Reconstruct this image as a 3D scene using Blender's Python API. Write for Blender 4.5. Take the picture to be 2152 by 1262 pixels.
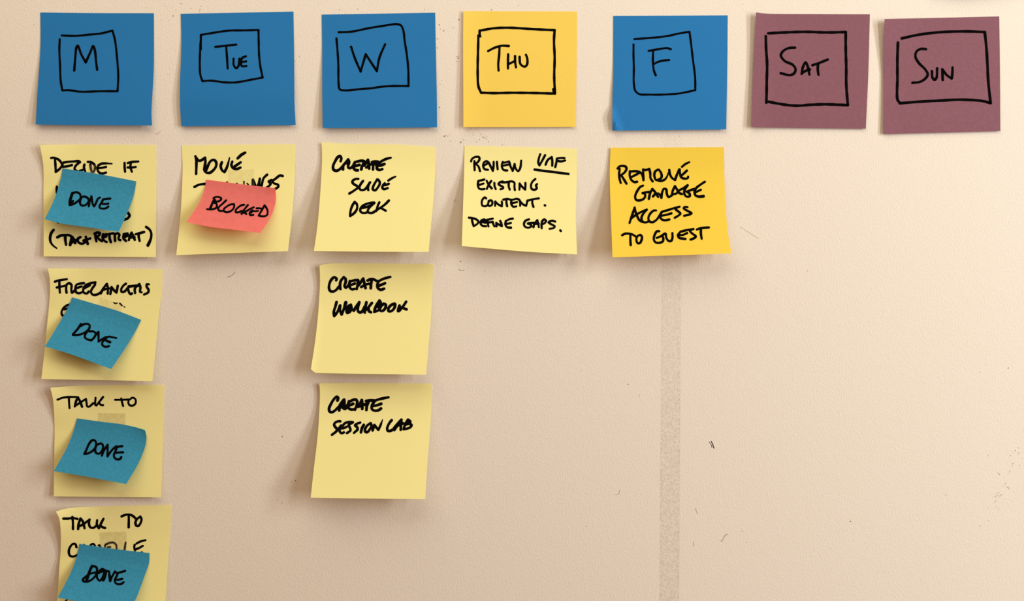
import bpy, math, random
import numpy as np

# ------------------------------------------------------------------ scene, camera, light
for o in list(bpy.data.objects):
    bpy.data.objects.remove(o, do_unlink=True)
SC = bpy.context.scene
COL = SC.collection
W, H = 2152, 1262
S = 0.076 / 240.0            # metres per photo pixel on the wall (a note is 76 mm)
D = 0.75                     # camera distance from the wall
ZC = 1.40                    # height of the photo's centre above the floor

cam_data = bpy.data.cameras.new('camera')
cam = bpy.data.objects.new('camera', cam_data)
COL.objects.link(cam)
cam.location = (0, -D, ZC)
cam.rotation_euler = (math.pi / 2, 0, 0)
cam_data.sensor_width = 36.0
cam_data.lens = 36.0 * D / (W * S)
cam_data.clip_start = 0.01
SC.camera = cam

SC.view_settings.view_transform = 'Standard'
SC.view_settings.look = 'None'
SC.view_settings.exposure = 0.10
SC.view_settings.gamma = 1.0
SC.view_settings.use_curve_mapping = False

world = bpy.data.worlds.new('room_ambience')
SC.world = world
world.use_nodes = True
bg = world.node_tree.nodes['Background']
bg.inputs[0].default_value = (1.0, 0.48, 0.20, 1)
bg.inputs[1].default_value = 0.25

def area(name, loc, target, sx, sy, watts, colour):
    ld = bpy.data.lights.new(name, 'AREA')
    ld.shape = 'RECTANGLE'
    ld.size, ld.size_y = sx, sy
    ld.energy = watts
    ld.color = colour
    o = bpy.data.objects.new(name, ld)
    COL.objects.link(o)
    o.location = loc
    from mathutils import Vector
    o.rotation_euler = (Vector(target) - Vector(loc)).to_track_quat('-Z', 'Y').to_euler()
    return o

# daylight from two tall window panes to the right of the wall, and the warm ceiling bounce above it
area('window_daylight', (1.50, -0.75, ZC + 0.24), (0, 0, ZC + .12), 0.18, 1.10, 16.4, (0.945, 0.99, 1.0))
area('window_daylight', (1.125, -1.05, ZC + 0.24), (0, 0, ZC + .12), 0.18, 1.10, 8.0, (0.945, 0.99, 1.0))
area('ceiling_bounce', (-0.16, -0.45, ZC + 0.80), (-.05, 0, ZC), 1.12, 0.64, 5.5, (1.0, 0.99, 0.82))

# ------------------------------------------------------------------ helpers
def px_world(p, lift):
    """photo pixel + height off the wall -> world position (N,3)"""
    p = np.asarray(p, float).reshape(-1, 2)
    lift = np.broadcast_to(np.asarray(lift, float), (len(p),))
    k = (D - lift) / D
    x = (p[:, 0] - W / 2) * S * k
    z = ZC - (p[:, 1] - H / 2) * S * k
    return np.stack([x, -lift, z], 1)

def catmull(P, step=2.0):
    P = np.asarray(P, float)
    if len(P) == 1:
        return P
    if len(P) == 2:
        n = max(2, int(np.linalg.norm(P[1] - P[0]) / step) + 1)
        t = np.linspace(0, 1, n)[:, None]
        return P[0] * (1 - t) + P[1] * t
    Q = np.vstack([2 * P[0] - P[1], P, 2 * P[-1] - P[-2]])
    out = []
    for i in range(1, len(Q) - 2):
        p0, p1, p2, p3 = Q[i - 1], Q[i], Q[i + 1], Q[i + 2]
        t0 = 0.0
        t1 = t0 + max(1e-6, np.linalg.norm(p1 - p0)) ** 0.5
        t2 = t1 + max(1e-6, np.linalg.norm(p2 - p1)) ** 0.5
        t3 = t2 + max(1e-6, np.linalg.norm(p3 - p2)) ** 0.5
        n = max(2, int(np.linalg.norm(p2 - p1) / step) + 1)
        t = np.linspace(t1, t2, n, endpoint=False)[:, None]
        a1 = (t1 - t) / (t1 - t0) * p0 + (t - t0) / (t1 - t0) * p1
        a2 = (t2 - t) / (t2 - t1) * p1 + (t - t1) / (t2 - t1) * p2
        a3 = (t3 - t) / (t3 - t2) * p2 + (t - t2) / (t3 - t2) * p3
        b1 = (t2 - t) / (t2 - t0) * a1 + (t - t0) / (t2 - t0) * a2
        b2 = (t3 - t) / (t3 - t1) * a2 + (t - t1) / (t3 - t1) * a3
        out.append((t2 - t) / (t2 - t1) * b1 + (t - t1) / (t2 - t1) * b2)
    out.append(P[-1:])
    return np.vstack(out)

def parse(s, org, sc):
    """'x,y x,y! x,y' -> list of smooth runs of photo pixels ('!' is a sharp corner)"""
    runs, cur = [], []
    for tok in s.split():
        sharp = tok.endswith('!')
        x, y = tok.rstrip('!').split(',')
        p = (org[0] + float(x) / sc, org[1] + float(y) / sc)
        cur.append(p)
        if sharp and len(cur) > 1:
            runs.append(cur)
            cur = [p]
    if len(cur) > 1 or not runs:
        runs.append(cur)
    return runs

class Edge:
    def __init__(self, s, org, sc):
        pts = np.vstack([catmull(r, 1.5) for r in parse(s, org, sc)])
        d = np.r_[0, np.cumsum(np.linalg.norm(np.diff(pts, axis=0), axis=1) + 1e-9)]
        self.t, self.p = d / d[-1], pts
    def __call__(self, t):
        return np.stack([np.interp(t, self.t, self.p[:, 0]), np.interp(t, self.t, self.p[:, 1])], -1)

def smooth01(x):
    x = np.clip(x, 0, 1)
    return x * x * (3 - 2 * x)

class Sheet:
    """a paper surface: four photo-traced edges and a height function"""
    def __init__(self, org, sc, left, right, top, bottom, lift, parent=None, base=0.0003):
        self.L, self.R = Edge(left, org, sc), Edge(right, org, sc)
        self.T, self.B = Edge(top, org, sc), Edge(bottom, org, sc)
        self.fn, self.parent, self.base = lift, parent, base
    def at(self, u, v):
        u = np.asarray(u, float)[..., None]; v = np.asarray(v, float)[..., None]
        c00, c10, c01, c11 = self.L(0.), self.R(0.), self.L(1.), self.R(1.)
        return ((1 - v) * self.T(u[..., 0]) + v * self.B(u[..., 0])
                + (1 - u) * self.L(v[..., 0]) + u * self.R(v[..., 0])
                - ((1 - u) * (1 - v) * c00 + u * (1 - v) * c10 + (1 - u) * v * c01 + u * v * c11))
    def uv(self, p):
        p = np.asarray(p, float).reshape(-1, 2)
        u = np.full(len(p), .5); v = np.full(len(p), .5)
        e = 0.02
        for _ in range(14):
            uc, vc = np.clip(u, e, 1 - e), np.clip(v, e, 1 - e)
            q = self.at(np.clip(u, 0, 1), np.clip(v, 0, 1))
            du = (self.at(uc + e, vc) - self.at(uc - e, vc)) / (2 * e)
            dv = (self.at(uc, vc + e) - self.at(uc, vc - e)) / (2 * e)
            q = q + du * (u - np.clip(u, 0, 1))[:, None] + dv * (v - np.clip(v, 0, 1))[:, None]
            r = p - q
            det = du[:, 0] * dv[:, 1] - du[:, 1] * dv[:, 0]
            u = np.clip(u + (r[:, 0] * dv[:, 1] - r[:, 1] * dv[:, 0]) / det, -.5, 1.5)
            v = np.clip(v + (du[:, 0] * r[:, 1] - du[:, 1] * r[:, 0]) / det, -.5, 1.5)
        return u, v
    def height(self, u, v, p):
        h = self.fn(u, v) + self.base
        if self.parent is not None:
            pu, pv = self.parent.uv(p)
            pu, pv = np.clip(pu, 0, 1), np.clip(pv, 0, 1)
            h = h + self.parent.height(pu, pv, p)
        return h
    def point(self, p, off=0.0):
        p = np.asarray(p, float).reshape(-1, 2)
        u, v = self.uv(p)
        h = self.height(np.clip(u, 0, 1), np.clip(v, 0, 1), p)
        return px_world(p, h + off)

def link_mesh(name, verts, faces, mats, parent=None, smooth=False, face_mat=None):
    me = bpy.data.meshes.new(name)
    loc = np.array(parent.location) if parent is not None else np.zeros(3)
    me.from_pydata([tuple(v - loc) for v in np.asarray(verts, float)], [], faces)
    for m in (mats if isinstance(mats, (list, tuple)) else [mats]):
        me.materials.append(m)
    if face_mat is not None:
        for pl, k in zip(me.polygons, face_mat):
            pl.material_index = k
    me.update()
    if smooth:
        for pl in me.polygons:
            pl.use_smooth = True
        me.set_sharp_from_angle(angle=math.radians(35))
    o = bpy.data.objects.new(name, me)
    COL.objects.link(o)
    if parent is not None:
        o.parent = parent
    return o

def sheet_mesh(sheet, nu=36, nv=36, thick=0.00012):
    us, vs = np.meshgrid(np.linspace(0, 1, nu + 1), np.linspace(0, 1, nv + 1))
    us, vs = us.ravel(), vs.ravel()
    p = sheet.at(us, vs)
    h = sheet.height(us, vs, p)
    front, back = px_world(p, h), px_world(p, h - thick)
    n = len(p)
    verts = np.vstack([front, back])
    f = []
    idx = lambda i, j: j * (nu + 1) + i
    for j in range(nv):
        for i in range(nu):
            a, b, c, d = idx(i, j), idx(i, j + 1), idx(i + 1, j + 1), idx(i + 1, j)
            f.append((a, b, c, d))
            f.append((a + n, d + n, c + n, b + n))
    for i in range(nu):
        a, b = idx(i, 0), idx(i + 1, 0); f.append((a, b, b + n, a + n))
        a, b = idx(i, nv), idx(i + 1, nv); f.append((b, a, a + n, b + n))
    for j in range(nv):
        a, b = idx(0, j), idx(0, j + 1); f.append((b, a, a + n, b + n))
        a, b = idx(nu, j), idx(nu, j + 1); f.append((a, b, b + n, a + n))
    return verts, f

RNG = random.Random(7)

def ribbon(runs, width, P, F, taper=0.0):
    """marker stroke of round nib: adds pixel vertices and faces to P, F"""
    def disc(c, r):
        b = len(P); n = 14
        for k in range(n):
            a = -2 * math.pi * k / n
            P.append((c[0] + r * math.cos(a), c[1] + r * math.sin(a)))
        F.append(tuple(range(b, b + n)))
    ph = RNG.uniform(0, 6.28); fr = RNG.uniform(.06, .13)
    total = sum(len(r) for r in runs)
    for ri, r in enumerate(runs):
        pts = catmull(r, 1.6)
        if len(pts) < 2:
            disc(pts[0], width / 2); continue
        keep = np.r_[True, np.linalg.norm(np.diff(pts, axis=0), axis=1) > 1e-4]
        pts = pts[keep]
        if len(pts) < 2:
            disc(pts[0], width / 2); continue
        d = np.gradient(pts, axis=0)
        d /= np.linalg.norm(d, axis=1)[:, None] + 1e-9
        nrm = np.stack([-d[:, 1], d[:, 0]], 1)
        s = np.r_[0, np.cumsum(np.linalg.norm(np.diff(pts, axis=0), axis=1))]
        w = width * .5 * (1 + .07 * np.sin(s * fr * 2 + ph))
        if taper and ri == len(runs) - 1:
            w = w * (1 - taper * smooth01((s / s[-1] - .45) / .55))
        b = len(P)
        for q, n_, ww in zip(pts, nrm, w):
            P.append(tuple(q + n_ * ww)); P.append(tuple(q - n_ * ww))
        for i in range(len(pts) - 1):
            F.append((b + 2 * i, b + 2 * i + 2, b + 2 * i + 3, b + 2 * i + 1))
        disc(pts[0], w[0]); disc(pts[-1], w[-1])
        turn = np.abs(np.sum(d[1:] * d[:-1], axis=1))
        for i, t in enumerate(turn):
            if t < .93:
                disc(pts[i + 1], w[i + 1])

# ------------------------------------------------------------------ materials
def srgb(r, g, b):
    f = lambda c: (c / 255 / 12.92) if c / 255 <= .04045 else ((c / 255 + .055) / 1.055) ** 2.4
    return (f(r), f(g), f(b), 1)

def new_mat(name):
    m = bpy.data.materials.new(name)
    m.use_nodes = True
    nt = m.node_tree
    for n in list(nt.nodes):
        nt.nodes.remove(n)
    out = nt.nodes.new('ShaderNodeOutputMaterial')
    return m, nt, out

def paper(name, col, vary=0.06, fibre=900.0, trans=0.22, tcol=None):
    m, nt, out = new_mat(name)
    N, Lk = nt.nodes.new, nt.links.new
    tc = N('ShaderNodeTexCoord')
    nz = N('ShaderNodeTexNoise'); nz.inputs['Scale'].default_value = fibre; nz.inputs['Detail'].default_value = 4
    Lk(tc.outputs['Object'], nz.inputs['Vector'])
    mp = N('ShaderNodeMapRange')
    mp.inputs['To Min'].default_value = 1 - vary; mp.inputs['To Max'].default_value = 1 + vary
    mp.inputs['From Min'].default_value = .3; mp.inputs['From Max'].default_value = .7
    Lk(nz.outputs['Fac'], mp.inputs['Value'])
    mul = N('ShaderNodeVectorMath'); mul.operation = 'SCALE'
    mul.inputs[0].default_value = col[:3]
    Lk(mp.outputs['Result'], mul.inputs['Scale'])
    pb = N('ShaderNodeBsdfPrincipled')
    pb.inputs['Roughness'].default_value = .8
    pb.inputs['Specular IOR Level'].default_value = .15
    Lk(mul.outputs['Vector'], pb.inputs['Base Color'])
    bp = N('ShaderNodeBump'); bp.inputs['Strength'].default_value = .15; bp.inputs['Distance'].default_value = .0001
    Lk(nz.outputs['Fac'], bp.inputs['Height']); Lk(bp.outputs['Normal'], pb.inputs['Normal'])
    tr = N('ShaderNodeBsdfTranslucent')
    tr.inputs['Color'].default_value = tcol or col
    mx = N('ShaderNodeMixShader'); mx.inputs[0].default_value = trans
    Lk(pb.outputs[0], mx.inputs[1]); Lk(tr.outputs[0], mx.inputs[2])
    Lk(mx.outputs[0], out.inputs['Surface'])
    return m

M_BLUE = paper('blue_paper', (.0225, .205, .515, 1), .02, trans=.12)
M_YELLOW = paper('pale_yellow_paper', (.985, .90, .385, 1), .012, trans=.13)
M_ORANGE = paper('warm_yellow_paper', (.97, .71, .125, 1), .015, trans=.15)
M_GOLD = paper('golden_yellow_paper', (.93, .665, .072, 1), .015, trans=.15)
M_MAUVE = paper('mauve_paper', srgb(141, 94, 106), .07, fibre=600, trans=.12)
M_TEAL = paper('teal_paper', srgb(63, 156, 192), .09, fibre=600, trans=.22)
M_PINK = paper('coral_pink_paper', (.88, .245, .22, 1), .05, fibre=300, trans=.36, tcol=(1, .34, .18, 1))

M_INK, nt, out = new_mat('black_marker_ink')
pb = nt.nodes.new('ShaderNodeBsdfPrincipled')
pb.inputs['Base Color'].default_value = (.0035, .003, .0032, 1)
pb.inputs['Roughness'].default_value = .9
pb.inputs['Specular IOR Level'].default_value = .0
nt.links.new(pb.outputs[0], out.inputs['Surface'])

def tape_mat(name, lo, hi, tint):
    m, nt, out = new_mat(name)
    tc = nt.nodes.new('ShaderNodeTexCoord')
    nz = nt.nodes.new('ShaderNodeTexNoise'); nz.inputs['Scale'].default_value = 500; nz.inputs['Detail'].default_value = 3
    nt.links.new(tc.outputs['Object'], nz.inputs['Vector'])
    mp = nt.nodes.new('ShaderNodeMapRange')
    mp.inputs['From Min'].default_value = .35; mp.inputs['From Max'].default_value = .65
    mp.inputs['To Min'].default_value = lo; mp.inputs['To Max'].default_value = hi
    nt.links.new(nz.outputs['Fac'], mp.inputs['Value'])
    tp = nt.nodes.new('ShaderNodeBsdfTransparent'); tp.inputs[0].default_value = (tint, tint, tint, 1)
    df = nt.nodes.new('ShaderNodeBsdfDiffuse'); df.inputs[0].default_value = srgb(196, 168, 118)
    mx = nt.nodes.new('ShaderNodeMixShader')
    nt.links.new(mp.outputs['Result'], mx.inputs[0])
    nt.links.new(tp.outputs[0], mx.inputs[1]); nt.links.new(df.outputs[0], mx.inputs[2])
    nt.links.new(mx.outputs[0], out.inputs['Surface'])
    return m
M_TAPE = tape_mat('clear_tape', .01, .05, .985)
M_TAPE_DUSTY = tape_mat('dusty_clear_tape', .025, .08, .97)

def plain(name, col):
    m, nt, out = new_mat(name)
    pb = nt.nodes.new('ShaderNodeBsdfPrincipled')
    pb.inputs['Base Color'].default_value = col
    pb.inputs['Roughness'].default_value = .9
    nt.links.new(pb.outputs[0], out.inputs['Surface'])
    return m
M_DIRT = plain('dark_dirt', srgb(134, 108, 84))
M_DUST = plain('pale_dirt', srgb(182, 156, 128))
M_PENCIL = plain('dark_pencil', srgb(52, 38, 36))

# wall paint: cream, fine roller stipple, and the grey-brown glue left by a strip of old tape
M_WALL, nt, out = new_mat('cream_wall_paint')
N, Lk = nt.nodes.new, nt.links.new
tc = N('ShaderNodeTexCoord')
mapn = N('ShaderNodeMapping'); mapn.inputs['Scale'].default_value = (1.0, 1.0, .55); mapn.inputs['Rotation'].default_value = (0, .25, 0)
Lk(tc.outputs['Object'], mapn.inputs['Vector'])
n1 = N('ShaderNodeTexNoise'); n1.inputs['Scale'].default_value = 1100; n1.inputs['Detail'].default_value = 2.5; n1.inputs['Roughness'].default_value = .6
Lk(mapn.outputs[0], n1.inputs['Vector'])
n2 = N('ShaderNodeTexNoise'); n2.inputs['Scale'].default_value = 150; n2.inputs['Detail'].default_value = 2
Lk(tc.outputs['Object'], n2.inputs['Vector'])
hsum = N('ShaderNodeMath'); hsum.operation = 'MULTIPLY_ADD'; hsum.inputs[1].default_value = .35
Lk(n2.outputs['Fac'], hsum.inputs[0]); Lk(n1.outputs['Fac'], hsum.inputs[2])
bump = N('ShaderNodeBump'); bump.inputs['Strength'].default_value = .38; bump.inputs['Distance'].default_value = .0006
Lk(hsum.outputs[0], bump.inputs['Height'])
# strip mask
sep = N('ShaderNodeSeparateXYZ'); Lk(tc.outputs['Object'], sep.inputs[0])
n3 = N('ShaderNodeTexNoise'); n3.inputs['Scale'].default_value = 600; n3.inputs['Detail'].default_value = 2.5
n3.inputs['Distortion'].default_value = 1.2
Lk(tc.outputs['Object'], n3.inputs['Vector'])
def math_node(op, a, b=None, c=None):
    m = N('ShaderNodeMath'); m.operation = op
    for i, x in enumerate((a, b, c)):
        if x is None: continue
        if isinstance(x, (int, float)): m.inputs[i].default_value = x
        else: Lk(x, m.inputs[i])
    return m.outputs[0]
def maprange(v, a, b, c=0., d=1.):
    m = N('ShaderNodeMapRange'); m.clamp = True
    for k, x in zip(('From Min', 'From Max', 'To Min', 'To Max'), (a, b, c, d)):
        m.inputs[k].default_value = x
    Lk(v, m.inputs['Value'])
    return m.outputs[0]
xc = (1412.5 - W / 2) * S; zt = -(545 - H / 2) * S
tilt = 5.0 / 717.0
xx = math_node('SUBTRACT', sep.outputs['X'], math_node('MULTIPLY_ADD', sep.outputs['Z'], tilt, xc - tilt * zt - .0003))
wob = math_node('MULTIPLY_ADD', n3.outputs['Fac'], .0016, -.0008)
ax = math_node('ABSOLUTE', math_node('ADD', xx, wob))
m_x = maprange(ax, 21.5 * S, 20.0 * S)
m_z = maprange(sep.outputs['Z'], -(255 - H / 2) * S, -(300 - H / 2) * S)
m_up = maprange(sep.outputs['Z'], -(900 - H / 2) * S, -(300 - H / 2) * S, 1.0, .35)
blot = maprange(n3.outputs['Fac'], .43, .57, .22, 1.0)
edge = maprange(ax, 14 * S, 21 * S, .75, 1.0)
mask = math_node('MULTIPLY', math_node('MULTIPLY', m_x, m_z), math_node('MULTIPLY', math_node('MULTIPLY', blot, edge), m_up))
mixc = N('ShaderNodeMix'); mixc.data_type = 'RGBA'
mixc.inputs['A'].default_value = (.80, .72, .62, 1)
mixc.inputs['B'].default_value = (.64, .555, .455, 1)
Lk(mask, mixc.inputs['Factor'])
pb = N('ShaderNodeBsdfPrincipled')
pb.inputs['Roughness'].default_value = .75
pb.inputs['Specular IOR Level'].default_value = .2
Lk(mixc.outputs['Result'], pb.inputs['Base Color'])
Lk(bump.outputs[0], pb.inputs['Normal'])
Lk(pb.outputs[0], out.inputs['Surface'])

# ------------------------------------------------------------------ wall
def wall():
    x0, x1, z0, z1, t = -1.6, 1.6, -ZC, 1.2, .12
    V = [(x0, 0, z0), (x1, 0, z0), (x1, 0, z1), (x0, 0, z1), (x0, t, z0), (x1, t, z0), (x1, t, z1), (x0, t, z1)]
    F = [(0, 1, 2, 3), (5, 4, 7, 6), (4, 0, 3, 7), (1, 5, 6, 2), (3, 2, 6, 7), (4, 5, 1, 0)]
    FM = [0] * 6
    V = [np.array(v) + (0, 0, ZC) for v in V]
    # dirt specks are marks on this same surface
    rng = random.Random(3)
    def speck(x, y, r, mat, ang=None, asp=1.0):
        ang = rng.uniform(0, 3.14) if ang is None else ang
        asp = asp * rng.uniform(1.0, 1.9)
        b = len(V); n = 9
        P = []
        for k in range(n):
            a = -2 * math.pi * k / n
            rr = r * rng.uniform(.6, 1.15)
            dx, dy = rr * asp * math.cos(a), rr * math.sin(a) / asp
            P.append((x + dx * math.cos(ang) - dy * math.sin(ang), y + dx * math.sin(ang) + dy * math.cos(ang)))
        for q in px_world(P, .00004):
            V.append(q)
        F.append(tuple(range(b, b + n))); FM.append(mat)
    for x, y, r, m in SPECKS:
        speck(x, y, r, m)
    for pts, w, m in HAIRS:
        P, FF = [], []
        ribbon([pts], w, P, FF)
        b = len(V)
        for q in px_world(P, .00005):
            V.append(q)
        for f in FF:
            F.append(tuple(i + b for i in f)); FM.append(m)
    root = bpy.data.objects.new('tmp', None); root.location = (0, 0, ZC)
    class R: location = (0, 0, ZC)
    o = link_mesh('wall_back', [v - np.array((0, 0, ZC)) for v in V], F, [M_WALL, M_DUST, M_DIRT], None, False, FM)
    bpy.data.objects.remove(root)
    o.location = (0, 0, ZC)
    o['kind'] = 'structure'
    P, FF = [], []
    for s in ('905,505 970,580 1010,715', '985,480 1035,590 1085,735'):
        ribbon(parse(s, (1440, 900), 17.93), 1.9 if s[0] == '9' and s[1] == '8' else 1.2, P, FF)
    pm = link_mesh('pencil_mark', px_world(P, .00006) - np.array((0, 0, ZC)), FF, M_PENCIL, None)
    pm.parent = o
    pm['label'] = 'short dark double pencil stroke on the cream wall'

SPECKS = []
def specks(org, sc, txt, r, m):
    for tok in txt.split():
        x, y = map(float, tok.split(','))
        SPECKS.append((org[0] + x / sc, org[1] + y / sc, r, m))
specks((900, 20), 4.207, '98,135 138,188 270,90 265,430 145,1120 285,1175 490,1130', 1.5, 2)
specks((900, 20), 4.207, '85,260 80,340 250,460 120,625 105,655 190,1105 195,1165 375,1055 520,1120 535,1165 655,1195 560,5 108,172 218,160 272,412 160,1112 395,1105 290,1165 505,1140 100,865', 1.2, 1)
specks((2060, 930), 9.01, '575,240 660,148 715,190 630,385 565,535 365,595 477,768 405,975 375,1000 350,945 318,998', 1.1, 2)
specks((2060, 930), 9.01, '620,190 725,95 740,192 605,395 610,432 530,585 345,580 335,565 430,825 300,965 290,1020 285,1110 305,1085 297,1205 740,425 740,480 805,290 140,1225 145,240 265,1015 270,1115 350,1250', 1.0, 1)
specks((240, 0), 13.45, '1900,100 1665,455', 1.3, 1)
specks((240, 0), 13.45, '1440,180 900,215 1510,230 1330,570 1530,580 1740,280 1660,175', .9, 1)
specks((360, 10), 4.507, '280,12 272,45 265,62 186,35 18,105 1213,490 1170,532 1205,5', 1.2, 1)
specks((650, 10), 4.507, '70,300 290,45 460,40 1090,45 1215,320 1213,408 1275,1245 1310,1250 1235,970', 1.2, 1)
specks((950, 10), 4.507, '65,140 60,535 375,45 625,5 65,500 45,490 230,1180 270,1225 290,1250 150,1185 75,1190', 1.2, 1)
specks((950, 290), 4.853, '90,45 20,645 355,5 280,15 35,630 85,1255 250,40 120,20', 1.3, 1)
specks((920, 540), 6.307, '303,58 622,185', 1.3, 1)
specks((1480, 1080), 12.617, '485,725 1115,745 1000,450', 1.0, 1)
specks((560, 900), 6.31, '210,105 385,690', 1.5, 2)
specks((560, 900), 6.31, '335,705 205,970 150,940 200,990', 1.2, 1)
specks((60, 10), 4.507, '1320,660 1340,660 50,190', 1.0, 1)
specks((1128, 599), 1.3955, '1383,243 920,692 268,290', 1.4, 2)
specks((1128, 599), 1.3955, '302,322 1300,705 1325,690 1200,615 1300,255 145,706 130,248', 1.2, 1)
specks((0, 0), 1.0, '1697,569 1390,290 1405,283 1418,295 1428,286 1560,9', 1.1, 1)
HAIRS = []
def hair(org, sc, txt, w, m):
    HAIRS.append((parse(txt, org, sc)[0], w, m))
hair((1480, 1080), 12.617, '625,520 540,575 505,655 440,715', 1.0, 2)
hair((920, 540), 6.307, '282,155 290,172 325,175 352,168', 1.0, 2)
hair((2060, 930), 9.01, '500,830 530,845 545,870', .9, 2)
hair((0, 0), 1.0, '478,582 488,578 494,571', 1.0, 2)
hair((60, 10), 4.507, '1195,1225 1225,1220 1250,1195', .8, 1)
hair((1360, 880), 3.3, '322,850 325,865 320,880', 1.0, 1)
hair((1360, 880), 3.3, '335,620 350,655', 1.0, 1)
hair((0, 0), 1.0, '1555,476 1572,487 1594,501', .7, 1)
hair((1128, 599), 1.3955, '230,614 240,612 243,600', .9, 1)
wall()

# ------------------------------------------------------------------ notes
mm = 0.001
def curl(bl, br=None, start=.14, pw=1.5, tl=0.0, left=0.0, mid=0.0, tlr=.34, tr=0.0, back=0.0):
    """bl / br: height in mm of the two bottom corners; tl, tr: turned-up top corners; left: lift along the left edge"""
    br = bl if br is None else br
    def f(u, v):
        d, e = v - start, .09
        g = ((d + np.sqrt(d * d + e * e)) / (1 - start + math.hypot(1 - start, e))) ** pw
        g = g * np.clip(v / .12, 0, 1)
        h = g * (bl * (1 - u) + br * u) * (1 - back * smooth01((v - .7) / .3))
        h = h + mid * g * np.sin(np.pi * np.clip(u, 0, 1))
        h = h + tl * np.clip(1 - u / tlr, 0, 1) ** 1.8 * np.clip(1 - v / (tlr * 1.1), 0, 1) ** 1.3
        h = h + tr * np.clip(1 - (1 - u) / .3, 0, 1) ** 1.8 * np.clip(1 - v / .4, 0, 1) ** 1.3
        h = h + left * np.clip(1 - u / .22, 0, 1) ** 1.8
        return h * mm
    return f

def note(label, mat, sheet, words, category='sticky note', group=None, parts=True):
    c = px_world(sheet.at(np.array([.5]), np.array([.0])), sheet.base)[0]
    root = bpy.data.objects.new('sticky_note', None)
    root.empty_display_size = .02
    COL.objects.link(root)
    root.location = c
    root['label'] = label
    root['category'] = category
    if group: root['group'] = group
    V, F = sheet_mesh(sheet)
    link_mesh('paper_sheet', V, F, mat, root, smooth=True)
    for name, lab, org, sc, w, txt in words:
        P, FF = [], []
        for st in txt.split(';'):
            st = st.strip()
            if not st: continue
            ww, tap = w, 0.0
            if '|' in st:
                pre, st = st.split('|')
                for tok in pre.split():
                    if tok.startswith('t'): tap = float(tok[1:])
                    else: ww = float(tok)
            ribbon(parse(st, org, sc), ww * (1.07 if 'CREATE' in label else .97 if mat in (M_YELLOW, M_GOLD) else 1.1 if mat is M_TEAL else 1), P, FF, tap)
        o = link_mesh(name, sheet.point(P, .0001), FF, M_INK, root)
        o['label'] = lab
    return root

def ww(text): return 'word %s in black marker' % text
BOX, WORD = 'drawn_box', 'written_word'
BL = 'hand drawn box outline in black marker'
G1, G2, G3 = 'weekday header notes across the top', 'pale yellow task notes', 'small teal notes stuck on task notes'

# --- weekday headers
k = 4.507
o = (60, 10)
note('blue sticky note with boxed letter M, top left of the wall', M_BLUE,
     Sheet(o, k, '112,73 114,250 112,420 97,650 82,850 68,1133', '1187,80 1188,350 1186,600 1173,850 1164,1020 1170,1143',
           '112,73 650,79 1187,80', '68,1133 600,1140 1170,1143', curl(3.0, 3.4, .25, 1.2)),
     [(BOX, BL, o, k, 4.5, '314,290 440,294 560,284 690,270 795,244! 818,330 840,520 850,680 843,818! 680,818 490,822 380,808 320,810! 305,720 298,560 292,430 296,325'),
      (WORD, 'letter M in black marker', o, k, 5.0, '433,622 442,510 455,400 466,388 500,470 542,545! 585,450 612,390 628,430 640,540 650,615')], group=G1)
o = (360, 10)
note('blue sticky note with boxed TUE, above the note with the coral pink slip', M_BLUE,
     Sheet(o, k, '90,85 95,300 92,500 82,750 83,950 95,1150', '1157,64 1162,400 1165,700 1168,950 1178,1138',
           '90,85 600,76 1157,64', '95,1150 600,1146 1178,1138', curl(3.4, 3.0, .2, 1.0, back=.4)),
     [(BOX, BL, o, k, 4.5, '280,420 280,285! 400,265 540,245 700,242 826,238! 828,350 832,480 845,590 866,688! 740,712 620,733 500,733 380,718 295,722! 275,660 270,540 275,400 282,300'),
      (WORD, ww('TUE'), o, k, 4.7, '418,398 510,388 616,376; 520,395 528,500 534,603; 590,510 592,570 615,600 636,580 646,510; 706,487 670,505 662,545 668,580 712,580; 665,542 710,535')], group=G1)
o = (650, 10)
note('blue sticky note with boxed letter W, between TUE and the orange-yellow THU', M_BLUE,
     Sheet(o, k, '118,93 122,400 122,700 123,900 128,1167', '1192,75 1200,500 1208,900 1210,1160',
           '118,93 650,84 1192,75', '128,1167 650,1165 1210,1160', curl(3.2, 2.2, .3, 1.1)),
     [(BOX, BL, o, k, 4.6, '279,260 400,254 560,222 720,196 830,183 868,195 890,240 905,350 925,480 938,620 940,768! 740,770 580,790 440,802 330,810 288,798 278,740 275,560 268,440 258,318'),
      (WORD, 'letter W in black marker', o, k, 4.9, '396,397 430,500 486,632! 535,468! 640,628! 665,500 718,374')], group=G1)
o = (950, 10)
note('orange-yellow sticky note with boxed THU in the top row', M_ORANGE,
     Sheet(o, k, '107,60 105,300 106,700 107,1000 107,1157', '1185,63 1180,600 1170,1155',
           '107,60 600,62 1185,63', '107,1157 600,1158 1170,1155', curl(1.6, 1.2, .1, 1.2, left=1.2)),
     [(BOX, BL, o, k, 5.3, '268,300 262,280 262,245! 400,222 540,217 760,230 972,240! 966,340 972,500 968,680 975,840! 780,835 560,833 400,836 275,832! 250,770 243,640 246,450 250,290; 960,800 966,830'),
      (WORD, ww('THU'), o, k, 5.0, '342,438 400,408 470,388 538,390; 450,400 446,480 438,560 441,622; 532,468 530,540 530,603; 532,562 570,545 596,530; 597,485 598,540 606,592; 640,492 648,560 690,586 712,560 712,505 700,472')], group=G1)
o = (1260, 10)
_fold = curl(1.8, 1.8, .3, 1.3)
def fold_f(u, v):
    h = _fold(u, v)
    x, y = u, (1 - v)                      # dog-ear: crease from (0,.21) to (.08,0)
    d = (1 - x / .085 - y / .22) / math.hypot(1 / .085, 1 / .22)
    d = np.clip(d, 0, 1)
    return h + (np.minimum(d, .032) * .75 - np.maximum(d - .032, 0) * .45) * .076
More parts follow.
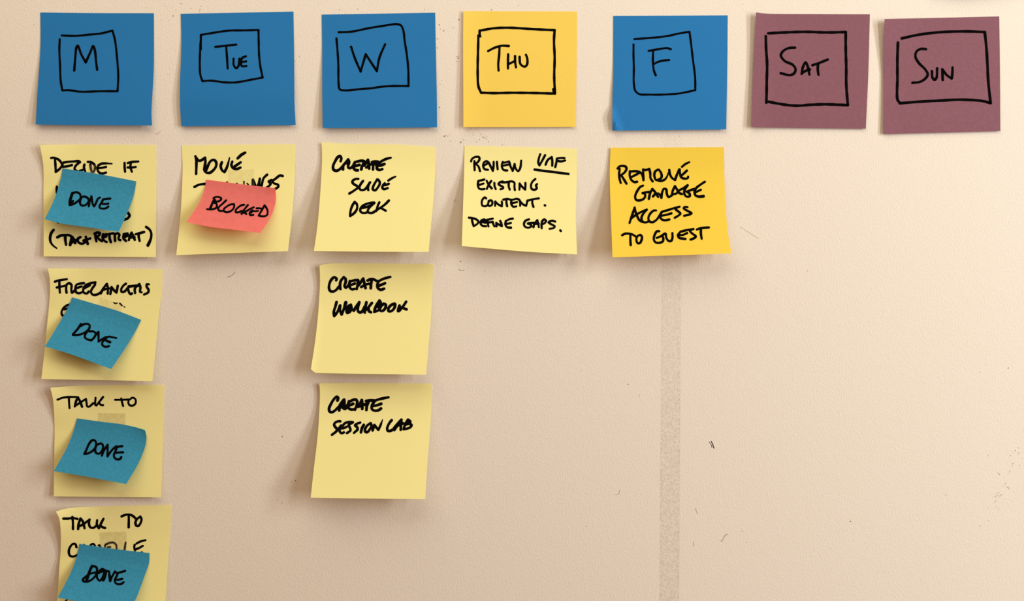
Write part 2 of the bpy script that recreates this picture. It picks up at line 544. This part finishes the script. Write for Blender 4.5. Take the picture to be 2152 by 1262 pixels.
note('brighter blue sticky note with boxed letter F and a creased bottom left corner', M_BLUE,
     Sheet(o, k, '131,105 130,400 130,650 124,850 122,1190', '1214,100 1210,600 1200,1180',
           '131,105 600,103 1214,100', '122,1190 210,1190 1200,1180', fold_f),
     [(BOX, BL, o, k, 4.4, '330,324 500,312 640,296 760,270 852,256! 865,350 885,520 905,680 908,808! 760,838 600,850 460,850 380,846 340,815 325,740 325,600 322,480 322,375'),
      (WORD, 'letter F in black marker', o, k, 4.6, '465,436 560,420 640,410 675,420; 508,440 506,540 515,620 532,668; 510,562 570,535 660,522')], group=G1)
o = (1560, 10)
note('mauve sticky note with boxed SAT', M_MAUVE,
     Sheet(o, k, '130,72 120,250 106,500 95,800 85,1158', '1208,90 1195,600 1170,1173',
           '130,72 220,83 700,88 1208,90', '85,1158 600,1166 1170,1173', curl(1.2, 1.0, .1, 1.2, tl=1.6, left=1.4, tlr=.5)),
     [(BOX, BL, o, k, 5.8, '245,270 400,262 600,256 800,262 980,258! 980,400 985,600 985,750 1000,950! 800,942 650,946 520,955 400,945 235,915; 223,298 225,400 235,560 232,720 230,860 228,925'),
      (WORD, ww('SAT'), o, k, 5.4, '500,406 440,410 385,440 366,480 400,530 480,570 505,610 490,650 450,665 365,648; 562,655 575,590 600,545 622,590 636,660; 570,645 600,625 640,612; 665,572 730,550 810,518; 718,560 715,610 722,662')], group=G1)
o = (1840, 10)
note('mauve sticky note with boxed SUN, last in the top row', M_MAUVE,
     Sheet(o, k, '85,135 73,420 75,800 75,1223', '1172,110 1178,600 1182,1195',
           '85,135 400,128 1172,110', '75,1223 600,1210 1182,1195', curl(1.0, 1.0, .1, 1.2, tl=3.2, left=.6, tlr=.45)),
     [(BOX, BL, o, k, 5.8, '250,318 400,285 560,264 720,254 880,252 1035,258! 1050,400 1060,560 1068,720 1090,930! 1010,910 800,898 640,905 450,915 230,932; 213,358 208,500 208,700 210,900 235,930'),
      (WORD, ww('SUN'), o, k, 5.4, '478,420 430,418 390,440 378,490 410,550 470,610 495,660 470,700 420,730 350,738; 535,628 540,690 560,710 578,690 584,602; 637,712 632,610! 675,665 722,698! 728,650 730,592')], group=G1)

# a note hanging just above the photo's top edge throws the bluish shade seen there
note('blue sticky note hanging above the SUN note at the top right edge', M_BLUE,
     Sheet((0, 0), 1, '1955,-260 1957,-140 1950,-25', '2195,-264 2197,-140 2192,-31', '1955,-260 2195,-264',
           '1950,-25 2010,-16 2070,-17 2192,-31', curl(5, 3, .2, 1.5)), [])

# --- pale yellow task notes
k = 4.853
o = (70, 290)
q = 9.357
decide = Sheet(o, k, '68,70 85,170 102,280 103,600 105,1000 105,1205', '1255,70 1255,500 1252,900 1250,1212',
               '68,70 300,66 700,66 1255,70', '105,1205 1250,1212', curl(2.8, 2.6, .2, 1.4, tl=3.4))
note('pale yellow note reading DECIDE IF, with TALK + RETREAT in brackets', M_YELLOW, decide,
     [(WORD, ww('DECIDE'), (100, 320), q, 5.3, '70,108 130,105 220,145 265,195 285,250 240,320 160,385; 145,120 155,250 160,385; 315,200 400,185 500,178 620,175 638,192; 290,215 300,285; 300,285 400,270 480,248; 635,190 590,225 545,275 530,330 600,375; 725,240 715,290 745,390; 635,360 690,345 725,320; 790,185 850,190 920,240 935,300 910,370 870,405; 840,240 850,310 872,395; t.35|1000,255 1060,222 1150,215 1265,222; 1000,250 980,310 1000,380 1070,415 1150,395; 1010,310 1080,300 1150,285'),
      (WORD, ww('IF'), (100, 320), q, 5.2, '1515,205 1515,290 1525,380; 1575,210 1650,188 1785,178; 1640,195 1630,290 1658,378; 1575,295 1660,295 1735,285'),
      ('marker_stroke', 'short upright marker stroke left of the teal note', o, k, 5.2, '240,495 238,530 245,575'),
      ('marker_stroke', 'tip of a marker stroke below the teal note', o, k, 5.2, '250,840 252,858'),
      ('marker_stroke', 'curved marker stroke right of the teal note', o, k, 6.0, '965,760 982,790 962,818 930,832'),
      (WORD, ww('(TALK +'), (95, 470), q, 6.0, 't.4|165,120 120,180 97,270 105,350 150,420 225,478; 240,265 310,230 400,222 470,222 520,255; 395,225 395,300 410,410; 7|490,415 510,330 530,260! 560,300 590,375; 7|500,375 560,340 600,330; 600,330 690,262! 640,300 655,360 700,388 750,385 800,330; 800,255 815,330 838,395; 755,330 830,305 885,287'),
      (WORD, ww('RETREAT)'), (95, 470), q, 5.6, '970,195 1020,172 1075,182 1060,225 1010,260; 990,205 990,270 1008,345; 1020,260 1070,310 1115,338; 1140,205 1130,270 1160,330 1210,358; 1140,270 1205,248; 1150,215 1200,203; 1185,218 1260,200 1340,187; 1265,205 1270,290 1292,360; 1375,335 1368,205! 1430,188 1460,215 1445,270 1450,310 1480,322; 1545,205 1620,190; 1560,200 1537,240 1540,290 1590,335; 1560,262 1640,225; 1645,320 1665,250 1700,172! 1738,250 1762,315; 1665,272 1755,262; 1780,205 1850,185 1945,160; 1840,190 1840,260 1858,335; t-.2|1985,60 2050,110 2085,180 2082,270 2050,360 2020,422')], group=G2)
done1 = Sheet(o, k, '300,308 275,430 230,580 170,720 115,825', '1050,440 1030,560 980,710 920,850 870,955',
              '300,308 700,372 1050,440', '115,825 280,868 600,915 870,955', curl(9, 8, .15, 1.5), decide, .0004)
note('small teal note reading DONE stuck on the DECIDE IF note', M_TEAL, done1,
     [(WORD, ww('DONE'), (130, 395), 17.93, 4.2, '5.2|400,185 345,350 300,500 300,635!; 4|340,380 320,560; 400,210 480,165 570,160 660,200 710,290 700,380 640,460 520,550 400,610 300,640; 300,620 420,480; 730,350 800,322 880,320 970,370 1012,450 985,540 900,630 800,660 720,630 685,550 700,450 740,350; 1015,680 1050,500 1115,310! 1140,480 1170,620 1215,685! 1290,550 1360,400 1440,352; 1825,392 1700,402 1560,420! 1500,540 1425,660 1425,735 1520,770 1680,750 1750,690; 1540,595 1640,600 1750,582')], group=G3)

o = (360, 290); q = 10.248
move = Sheet(o, k, '107,75 115,300 110,500 92,800 72,1000 50,1192', '1268,62 1258,400 1235,750 1190,1152',
             '107,75 700,66 1268,62', '50,1192 600,1172 1190,1152', curl(8.5, 7.5, .2, 1.15))
note('pale yellow note reading MOVE, partly covered by a coral pink slip', M_YELLOW, move,
     [(WORD, ww('MOVE'), (400, 310), q, 5.9, '110,185 130,260 130,400 125,565; 125,215 185,280 240,270 318,215! 325,300 312,400 300,480 340,530 410,543 480,500 550,410 560,330 530,275 480,265 420,310 380,390 345,480; t.5|680,315 655,390 680,480 735,525! 785,430 822,310 845,218; 6.3|1020,230 1100,155 1180,108; 905,300 885,370 920,435 1000,460 1080,428; 958,402 1020,360 1085,315'),
      (WORD, 'black marker word with its lower half hidden by the coral pink slip', (400, 310), q, 5.5, '90,845 180,800 260,785 335,778; 3|780,742 800,738; 2.5|995,768 1015,768; 3.5|1155,728 1155,800; 3.5|1225,772 1250,800; 1345,690 1345,740 1345,820; 1350,690 1400,810; t-.6|1498,665 1485,740 1470,830; 1655,580 1580,655 1552,740 1530,840; 1990,610 1930,600 1840,665 1770,722 1800,765 1890,800 1895,840 1825,890; 1750,695 1690,730 1730,770 1700,820 1640,860')], group=G2)
blocked = Sheet(o, k, '357,422 340,520 290,650 220,760 155,855', '1060,510 1066,620 1040,740 980,860 905,968',
                '357,422 700,468 1060,510', '155,855 400,905 650,935 905,968', curl(11, 10, .12, 1.4, tr=1.5), move, .0004)
note('small coral pink note reading BLOCKED', M_PINK, blocked,
     [(WORD, ww('BLOCKED'), (425, 405), 14.347, 4.3, '5|360,200 310,300 270,400 235,480; 340,160 400,125 500,122 570,160 560,210 480,255 400,262!; 400,262 440,360 430,440 360,480 250,497 145,490; 5|385,220 370,300; 720,225 620,320 520,410 480,470 505,530 600,545; 960,342 860,347 740,410 660,480 655,550 740,578 860,550 940,470 968,390 950,345; 1262,355 1190,370 1080,440 1010,520 1012,578 1100,580 1180,540; t-.3|1375,365 1300,460 1230,550 1190,622; 1555,432 1450,480 1330,550 1240,580!; 5|1240,580 1330,632; 1510,520 1440,580 1425,640 1460,675 1540,663; 1470,600 1530,548 1600,555 1685,540; 1640,465 1700,460 1800,475; 1880,375 1820,480 1750,600 1705,680!; 1880,375 1930,440 1972,550 1962,650 1920,690 1820,705 1705,685')], category='sticky note')

o = (650, 290); q = 14.347
note('pale yellow note reading CREATE SLIDE DECK', M_YELLOW,
     Sheet(o, k, '125,43 130,200 122,400 97,750 76,950 47,1150', '1290,90 1285,300 1268,600 1240,900 1217,1160',
           '125,43 400,58 900,65 1290,90', '47,1150 600,1157 1217,1160', curl(13.5, 10, .18, 1.0, tl=1.2)),
     [(WORD, ww('CREATE'), (690, 320), q, 5.7, '372,265 392,180 350,108 280,150 200,280 145,410 160,520 250,553 340,510 430,420; 442,510 450,400 530,300 600,215! 628,300 600,400 600,450 640,475 720,440 790,330; 6|470,370 560,280 590,350; 890,538 820,530 770,480 770,400 790,310 812,285; 800,412 880,392 940,375; 820,290 930,262 1020,252 1080,268; 1068,275 1050,350 1012,430 995,512; 1080,400 1150,300 1195,225! 1215,300 1222,400 1230,485; 1145,455 1230,385 1320,345; 1320,290 1400,272 1500,280; 1390,300 1355,400 1348,515; t.25|1560,300 1640,245 1780,185 1885,160; 1560,300 1480,400 1470,490 1540,528 1630,502; 1450,400 1580,390 1690,350; 6.5|1410,340 1500,340'),
      (WORD, ww('SLIDE'), (725, 365), 13.28, 5.0, '375,140 300,142 220,190 207,235 260,295 340,340 370,380 320,420 220,490 122,548; 505,198 450,270 405,370 425,438 490,453 560,430 620,360 705,235!; 690,245 655,320 640,400 652,450; 915,155 960,205 973,270 930,360 842,460 778,430 782,370 830,270 900,155; 1110,262 1060,320 1045,390 1090,428 1195,395; 1100,315 1160,302 1222,278; t.3|1210,188 1300,128 1410,75'),
      (WORD, ww('DECK'), (725, 365), 13.28, 5.0, '270,785 220,860 170,980 148,1110 150,1175; 270,785 330,845 343,940 310,1030 230,1120 145,1178; 818,803 740,803 600,840 500,890 432,980 435,1050 500,1090 580,1088 640,1060; 480,950 580,930 700,885 815,808; 818,812 740,880 670,960 635,1040 680,1088 760,1088 860,1030; 960,795 920,880 885,1000 875,1035; 1225,745 1120,850 1000,940 900,1000; 1000,950 1070,990 1138,1028')], group=G2)

o = (950, 290); q = 9.357
review = Sheet(o, k, '127,78 122,400 112,700 100,1100', '1272,108 1272,400 1262,800 1275,1185',
               '127,78 600,88 1272,108', '100,1100 300,1118 800,1160 1275,1185', curl(12.5, 6, .18, 1.0))
note('pale yellow note reading REVIEW VMF EXISTING CONTENT, DEFINE GAPS', M_YELLOW, review,
     [(WORD, ww('REVIEW'), (980, 310), q, 4.9, '95,270 110,225 180,182 250,187 260,225 230,280 185,310; 160,265 160,340 165,445; 190,320 240,370 270,460; 425,435 360,420 330,360 350,290 400,267 440,292; 348,352 405,318; 440,292 480,370 522,455! 535,380 538,278; 603,278 607,340 617,425; 805,448 740,440 700,380 705,310 718,278; 712,300 770,290 840,270; 720,355 830,332; 850,292 870,370 912,455! 950,322! 962,390 1020,462 1060,400 1080,255'),
      (WORD, ww('VMF'), (980, 310), q, 5.0, '1455,128 1425,220 1417,300 1440,348! 1490,260 1550,148; 1560,335 1600,245 1680,185! 1692,270 1690,355; 1785,212 1860,202 1930,205; 1800,262 1870,270 1945,252; 1780,215 1770,300 1750,380'),
      ('underline', 'thick black marker underline beneath VMF', (980, 310), q, 5.6, '1345,430 1480,450 1700,477 2010,517'),
      (WORD, ww('EXISTING'), (980, 310), q, 5.0, '355,625 290,642 238,652! 228,730 250,800 300,818 355,812; 245,735 340,705; 402,652 440,730 500,800; 490,655 440,730 402,812; 552,692 557,760 580,815; 715,665 660,682 635,715 670,745 725,775 722,800 672,818; 705,682 780,680 900,663 945,690 947,770 955,832; 835,690 835,760 855,825; 1045,825 1050,705! 1090,760 1158,822! 1163,760 1162,695; 1358,615 1300,670 1272,740 1287,810 1340,828 1385,800 1368,740! 1392,715'),
      (WORD, ww('CONTENT.'), (980, 400), 9.78, 4.9, '408,162 380,142 330,190 317,250 332,310 400,320 450,290; 460,215 510,202 538,240 520,300 470,318 447,280 470,212; 592,315 597,225! 650,280 730,322! 735,270 730,228; 762,187 850,172 905,187; 825,182 825,250 840,322; 1030,325 970,333 930,290 925,220 935,195; 900,187 950,190 1030,170 1080,185 1105,225 1107,315; 940,258 1045,238; 1110,222 1160,280 1230,312! 1245,260 1258,205; 1282,202 1380,177 1490,162; 1360,187 1357,260 1380,335; 5.4|1615,302 1619,308'),
      (WORD, ww('DEFINE'), (980, 400), 9.78, 4.9, '52,557 130,567 220,602 250,640 220,690 152,732; 117,605 132,670 152,732; 405,732 330,722 290,670 312,610 370,590; 300,652 400,645; 6|340,605 410,620 400,655 340,640; 420,602 480,592 545,577; 435,612 443,680 457,738; 440,662 545,640; 540,645 557,690 580,738; 622,738 617,665! 670,700 732,730! 722,680 697,625; t-.2|955,577 880,592 812,628! 802,700 840,753 915,763; 822,687 918,667'),
      (WORD, ww('GAPS.'), (980, 400), 9.78, 4.9, '1290,592 1230,612 1187,670 1202,738 1280,763 1340,730 1312,690! 1265,677 1400,662; 1382,755 1402,680 1460,608! 1480,680 1490,752; 1390,685 1490,682; 1550,775 1547,700 1562,622; 1552,645 1600,592 1638,622 1610,670 1560,692; 1828,637 1760,622 1692,652 1740,690 1818,735 1798,768 1712,787; 5|1932,818 1943,832')], group=G2)

o = (1265, 290); q = 10.248
remove = Sheet(o, k, '88,97 80,350 85,600 100,1000 108,1215', '1245,92 1250,400 1262,700 1290,1000 1322,1175',
               '88,97 600,95 1245,92', '108,1215 700,1196 1322,1175', curl(15.5, 11, .22, 1.0, left=.8))
note('golden yellow note reading REMOVE GARAGE ACCESS TO GUEST', M_GOLD, remove,
     [(WORD, ww('REMOVE'), (1285, 330), q, 5.3, '132,245 170,202 240,187 310,207 325,250 290,320 220,380; 178,250 167,350 177,470 202,555; 212,390 270,480 325,570; 400,302 395,400 430,490 500,537 552,528; 402,312 480,302 570,307 640,342 670,400 690,495; 425,430 500,392 590,342; 690,495 682,265! 740,277 815,252! 837,350 842,450 888,520; 1000,267 940,312 925,400 960,487 1020,480 1080,430 1070,340 1020,267; t.35|960,490 1060,512 1150,480 1200,410 1225,340; 1245,275 1262,370 1300,440 1370,492! 1410,380 1458,262; 1470,262 1477,350 1502,430 1580,463 1645,448 1652,418; 1500,400 1560,350 1625,288; t.25|1520,208 1590,150 1678,107'),
      (WORD, ww('GARAGE'), (1285, 330), q, 5.4, '680,612 620,642 550,740 512,840 532,918 620,928 700,890 730,830 710,782 672,772! 740,757 820,747; 807,895 832,780 880,685! 940,750 1005,855; 895,845 950,790 1015,785; 1075,875 1087,780 1130,682 1180,692 1192,780 1230,858 1290,830; 1045,810 1078,870; 1300,825 1322,720 1370,625! 1410,690 1450,760 1515,795; 1320,800 1400,780 1450,722 1560,662 1640,605; 1645,605 1580,700 1570,790 1620,848 1688,838 1680,782 1625,742! 1700,712 1790,682; t-.2|2010,530 1920,590 1830,662 1790,740 1812,820 1880,848 1982,840; 1800,762 1860,732 1925,702'),
      (WORD, ww('ACCESS'), (1300, 425), 10.76, 5.2, '248,465 292,330 365,115! 382,200 420,310 480,410 540,440; 285,360 350,310 430,260 540,202 638,162; 640,167 570,240 522,330 532,418 600,453 680,430; 848,182 800,182 720,250 677,340 692,420 760,448 850,400 920,310 975,215; 1378,97 1280,122 1120,172 982,212! 942,300 962,370 1040,403 1150,385; 965,302 1080,280 1195,247; 1380,97 1330,112 1290,150 1360,210 1400,252 1350,300 1272,347; 1558,107 1500,102 1472,130 1540,180 1648,245 1600,273 1482,303'),
      (WORD, ww('TO'), (1300, 425), 10.76, 5.2, '82,740 150,707 240,707 310,722 390,772; 270,717 267,830 275,965; 490,732 430,762 402,840 432,920 480,920 520,850 528,770 490,732'),
      (WORD, ww('GUEST'), (1300, 425), 10.76, 5.3, '918,652 870,652 822,720 797,830 832,898 920,912 1000,880 1010,800 985,760; 862,802 960,762 1060,705 1080,800 1130,868 1190,868 1218,800 1218,692; 1695,602 1560,622 1402,662! 1342,740 1372,800 1450,818 1512,825; 1372,742 1460,732 1550,692; 1690,602 1612,632 1650,690 1748,770 1708,808 1632,838; 1772,612 1860,582 2042,565; 1862,602 1862,700 1880,820')])

o = (70, 550); q = 9.78
freel = Sheet(o, k, '147,65 165,150 170,300 155,500 140,650 115,900 82,1193', '1318,75 1310,300 1285,500 1255,800 1215,1215',
              '147,65 700,68 1318,75', '82,1193 600,1203 1215,1215', curl(6.5, 6, .22, 1.2, tl=4))
note('pale yellow note reading FREELANCERS', M_YELLOW, freel,
     [(WORD, ww('FREELANCERS'), (105, 575), q, 5.3, '100,160 200,132 348,110; 195,140 195,260 205,385; 140,280 220,265 330,237; 342,385 332,310 352,212 400,192 443,230 440,320 452,387 520,330; 700,192 600,202 540,232 522,310 542,380 600,398 660,378; 550,292 650,258; 935,172 840,192 740,232 692,290 692,380 760,403 798,362; 705,300 820,232; 930,175 925,220 870,300 842,370 880,427 960,427 1040,380 1100,290; 1045,400 1112,280 1170,205! 1192,300 1187,405; 1095,330 1200,300 1270,297; 1242,415 1267,272! 1310,330 1368,385! 1380,320 1395,242; 1562,200 1510,242 1467,310 1472,368 1530,363 1600,290; 1688,402 1660,418 1622,370 1612,285 1642,245; 6.5|1620,262 1740,245 1800,247; 1750,395 1747,300 1838,205! 1860,280 1852,368 1885,378; 2032,215 1992,212 1987,260 2028,330 2018,380 1935,425'),
      (WORD, 'letter E of a second line hidden by the teal note', (105, 575), q, 4.9, '430,620 340,652 270,712 237,790 252,848 325,878; 290,732 420,690'),
      ('marker_stroke', 'small marker fleck above the teal note', (105, 575), q, 3.0, '1315,590 1340,608 1382,600'),
      ('marker_stroke', 'small marker fleck above the teal note', (105, 575), q, 3.5, '1435,605 1480,650'),
      ('marker_stroke', 'tiny marker fleck above the teal note', (105, 575), q, 2.2, '1520,672 1540,685')], group=G2)
done2 = Sheet(o, k, '398,360 340,490 230,680 118,862', '1100,590 1050,690 950,860 795,1092',
              '398,360 600,420 850,495 1100,590', '118,862 350,930 600,1020 795,1092', curl(9, 9, .15, 1.4), freel, .0004)
note('small teal note reading DONE stuck on the FREELANCERS note', M_TEAL, done2,
     [(WORD, ww('DONE'), (140, 670), 17.93, 4.3, '4.6|540,190 470,300 360,440 235,575!; 530,262 660,192 800,182 868,240 848,360 740,470 560,565 400,595 235,597; 850,462 1000,462 1095,540 1060,660 940,800! 780,762 692,690 702,580 760,490; 1090,600 1185,492 1200,485! 1202,650 1207,845! 1330,762 1485,672; t.2|1440,762 1580,662 1720,682 1875,712; 1440,762 1352,870 1342,960 1420,1028 1500,1047 1600,1012; 4.8|1450,782 1540,830 1640,868')], group=G3)

o = (640, 540); q = 11.326
note('pale yellow note reading CREATE WORKBOOK with a clipped bottom left corner', M_YELLOW,
     Sheet(o, k, '153,83 158,230 155,330 132,650 102,900 65,1140', '1312,70 1305,300 1290,600 1265,900 1240,1198',
           '153,83 230,68 500,63 1312,70', '65,1140 105,1179! 600,1190 1240,1198', curl(11.5, 9, .2, 1.0, tl=3, tr=1.0)),
     [(WORD, ww('CREATE'), (680, 570), q, 5.5, '300,210 315,175 255,140 190,190 145,280 130,390 160,462 230,478 310,430 360,370; 402,420 392,330 410,230 480,135! 525,180 525,260 500,350 530,388 590,330; 740,415 680,425 630,390 610,310 630,230; 640,330 745,285; 650,235 740,210 820,205; 825,215 815,300 790,420; 840,330 890,250 945,170! 970,270 1000,395; 900,370 980,320 1080,290; 1050,215 1120,182 1190,185 1270,230; 1150,200 1130,300 1125,400; t.15|1320,225 1440,170 1590,130; 1320,225 1280,310 1290,390 1360,435 1440,410; 1300,345 1380,315 1465,280'),
      (WORD, ww('WORKBOOK'), (680, 570), q, 5.6, 't-.2|310,730 280,840 245,960 255,1055! 320,980 395,810! 390,920 430,1020! 480,900 530,740; 650,790 580,830 545,920 565,985 620,960 665,880 650,800; 6.5|600,930 620,850; 6|720,930 780,830 850,735! 820,850 820,940 870,975 930,940 980,840; 1020,735 995,850 980,980; 1150,750 1070,850 990,930; 1070,880 1080,940 1130,970; 1330,690 1270,780 1220,900 1210,960; 6|1330,690 1360,740 1320,800 1270,840; 1300,840 1350,870 1290,930 1215,955; 1430,770 1370,830 1340,920 1400,940 1470,870 1480,790 1430,765; 1690,765 1610,800 1545,880 1550,945 1620,940 1690,860 1705,780; 1810,810 1785,880 1775,940; t-.3|1965,720 1900,820 1850,870 1790,930; 1870,850 1920,880 1975,900')], group=G2)

o = (640, 795); q = 10.76
note('pale yellow note reading CREATE SESSION LAB, lowest in the middle column', M_YELLOW,
     Sheet(o, k, '150,47 157,130 150,350 132,600 97,900 63,1213', '1302,50 1292,350 1270,650 1250,900 1232,1228',
           '150,47 600,44 1302,50', '63,1213 600,1222 1232,1228', curl(15.5, 12, .17, 1.0, tl=2)),
     [(WORD, ww('CREATE'), (680, 820), q, 5.6, '315,225 330,165 300,140 240,190 170,300 125,410 140,475 190,490 260,450 330,380; 355,450 360,350 400,280 465,205! 475,300 450,400 490,415 540,330; 6.5|390,380 430,280 440,380; 690,425 630,430 570,400 555,330 580,240; 590,335 670,300; 600,250 660,215 730,205 765,250; 765,250 745,340 712,435; 780,370 830,280 865,215! 880,300 875,415; 820,360 900,330 960,300; 960,235 1040,225 1140,225; 1020,250 980,350 970,440; t.1|1150,235 1250,200 1470,152; 1160,235 1100,330 1095,420 1160,455 1240,445 1300,405; 1110,350 1200,335 1305,300'),
      (WORD, ww('SESSION'), (680, 820), q, 5.4, '378,695 330,695 260,730 240,780 270,830 310,880 280,930 190,1000; 400,790 360,850 370,930 410,965 460,945; 380,850 450,850 520,820; 440,790 480,740 560,715 660,718; 660,718 570,780 600,850 610,900 570,935 530,960; 830,725 770,745 715,785 760,830 770,880 730,920 690,955; 910,775 870,850 845,945; 1070,740 1000,780 940,870 945,930 990,940 1050,870 1085,790 1060,740; 1110,900 1150,780! 1190,830 1240,890!; t.6|1240,890 1290,780 1335,660'),
      (WORD, ww('LAB'), (680, 820), q, 5.5, '1540,670 1480,750 1440,850 1450,905 1490,915 1570,880 1630,800 1760,660!; 1600,895 1680,770 1760,665! 1750,780 1745,890; 1660,800 1800,740; 1910,660 1850,760 1810,870!; 1910,660 1960,700 1920,750 1850,770; 1930,745 1990,780 1960,830 1890,860 1810,875')], group=G2)

o = (80, 795); q = 11.326
talk1 = Sheet(o, k, '125,92 150,200 162,330 168,500 165,800 160,1200', '1290,62 1280,300 1272,700 1255,1210',
              '125,92 350,75 700,65 1290,62', '160,1200 600,1205 1255,1210', curl(3.2, 3, .3, 1.3, tl=5))
note('pale yellow note with just TALK TO visible above its teal note, under FREELANCERS', M_YELLOW, talk1,
     [(WORD, ww('TALK'), (110, 825), q, 4.8, '125,160 260,112 400,97 570,97; 395,110 400,240 410,360; 5.4|535,320 562,210 612,105! 660,200 708,328; 545,305 650,240 790,150; 800,145 815,240 830,318 870,328 975,245; 1030,115 1022,200 1022,280 1050,300! 1120,210 1208,98; 1110,230 1150,280 1208,293'),
      (WORD, ww('TO'), (110, 825), q, 4.6, '1495,165 1640,165 1815,157; 1640,132 1660,220 1685,312; 1820,167 1810,240 1850,298 1930,298 1983,240 1978,152 1910,112 1855,150')], group=G2)
done3 = Sheet(o, k, '398,405 360,540 300,690 230,820 160,942', '1090,525 1105,590 1095,680 1030,850 900,1075',
              '398,405 650,440 850,465 1000,497 1090,525', '160,942 500,1000 900,1075', curl(9.5, 9, .12, 1.4, tr=1.6), talk1, .0004)
note('small teal note reading DONE with a curled right edge, third teal note from the top', M_TEAL, done3,
     [(WORD, ww('DONE'), (165, 910), 18.03, 4.5, '230,775 300,620 400,400 500,272 570,252 640,290 668,400 640,540 520,670 380,748 230,775; 690,430 860,382 928,460 920,600 830,740 740,768 652,720 632,600 680,450; 885,840 960,660 1105,432! 1102,650 1100,870! 1200,720 1320,580 1440,492; 1655,482 1540,497 1450,522! 1400,680 1342,820 1372,930 1480,983 1585,960 1620,895; 1420,740 1560,722 1685,717')], group=G3)

o = (90, 1040); k5 = 5.686
talk2 = Sheet(o, k5, '157,195 195,270 210,370 215,600 195,900 170,1262 150,1461', '1535,115 1520,500 1490,900 1465,1262 1450,1470',
              '157,195 250,165 400,145 700,133 1100,122 1535,115', '150,1461 800,1465 1450,1470', curl(7.5, 5.5, .25, 1.3, tl=8, tlr=.4))
note('lowest pale yellow note reading TALK TO, with its top left corner turned up', M_YELLOW, talk2,
     [(WORD, ww('TALK'), (125, 1070), q, 5.4, '95,215 200,215 320,202 430,222; 308,178 320,300 322,460; 445,462 455,350 500,212! 560,290 598,445; 465,400 560,352 720,235; 715,235 702,330 732,418 800,437 870,392; 898,252 890,350 912,400 940,445! 990,330 1048,218; 980,390 1030,420 1085,438'),
      (WORD, ww('TO'), (125, 1070), q, 5.4, '1480,162 1560,128 1680,122 1760,160 1810,210; 1650,132 1650,280 1648,420; 1930,168 1860,212 1812,290 1822,370 1870,393 1930,320 1953,220 1920,168'),
      (WORD, 'black marker name with most letters hidden by the teal note', (125, 1070), q, 4.6, '5.2|405,895 380,822 330,812 260,880 222,1000 252,1098 330,1118 430,1075; 3|590,830 600,845; 4.5|735,850 800,812 850,860; 4.5|930,850 960,850 975,895; 1085,880 1092,842 1180,797 1290,787 1350,840 1360,930; 1150,900 1210,890; 4.4|1575,785 1562,860 1548,960; 4.8|1835,808 1920,762 2048,727; 5|1790,840 1780,900 1800,970; 5|1790,950 1880,920 1985,862; 3|1945,1010 1975,1012'),
      (WORD, 'tip of a black marker stroke below the teal note', (0, 0), 1, 3.2, '138,1262 141,1259')], group=G2)
done4 = Sheet(o, k5, '440,580 400,750 330,930 260,1070 175,1222', '1275,690 1270,800 1220,950 1100,1262 1040,1345',
              '440,580 850,640 1275,690', '175,1222 600,1295 1040,1345', curl(10, 9, .14, 1.4), talk2, .0004)
note('small teal note reading DONE with smudged letters, cut by the bottom edge', M_TEAL, done4,
     [(WORD, ww('DONE'), (165, 1180), 19.56, 4.3, '5.4|555,165 480,330 410,520 360,680 325,790; 550,185 680,182 750,240 760,360 720,520 600,680 450,780 320,808 190,778 182,720 280,622 400,522 550,462 700,432; 860,400 970,285 1060,342 1040,500 960,680 880,768 780,680 750,540 800,432 900,330; 800,472 960,392; 5.8|1020,740 1080,600 1130,380; 5|1000,380 1100,350 1050,600 1000,740; 1150,372 1250,392 1262,560 1300,785! 1370,620 1500,390; 1270,500 1330,740; 1920,365 1800,402 1620,452! 1560,600 1492,740 1522,860 1640,913 1760,898 1855,832; 1540,732 1680,722 1800,692; 1515,425 1620,455')], group=G3)

# --- pieces of clear tape between the small notes and the task notes
def tape(label, corners, parent, mat=None):
    (a, b, c, d) = corners      # TL TR BR BL in photo pixels
    f = lambda p, q: '%g,%g %g,%g' % (p + q)
    sh = Sheet((0, 0), 1, f(a, d), f(b, c), f(a, b), f(d, c), lambda u, v: 0 * u, parent, .0002)
    V, F = sheet_mesh(sh, 12, 8, .00005)
    ob = link_mesh('tape_piece', V, F, mat or M_TAPE)
    ob['label'] = label
    ob['category'] = 'tape'
    ob['group'] = 'clear tape pieces behind the small notes'
tape('clear tape piece sticking out above the coral pink note', ((479, 357), (534, 355), (535, 398), (480, 402)), move)
tape('clear tape piece above the teal note under TALK TO, second from the bottom', ((206, 867), (264, 868), (263, 900), (206, 900)), talk1, M_TAPE_DUSTY)
tape('clear tape piece above the lowest teal note, over the half hidden name', ((209, 1118), (266, 1116), (267, 1160), (211, 1160)), talk2, M_TAPE_DUSTY)
tape('clear tape piece above the teal note on the FREELANCERS note', ((210, 624), (258, 640), (250, 668), (202, 652)), freel)
tape('narrow clear tape piece over the middle letter of DECIDE', ((186, 347), (201, 347), (201, 372), (185, 372)), decide, M_TAPE_DUSTY)
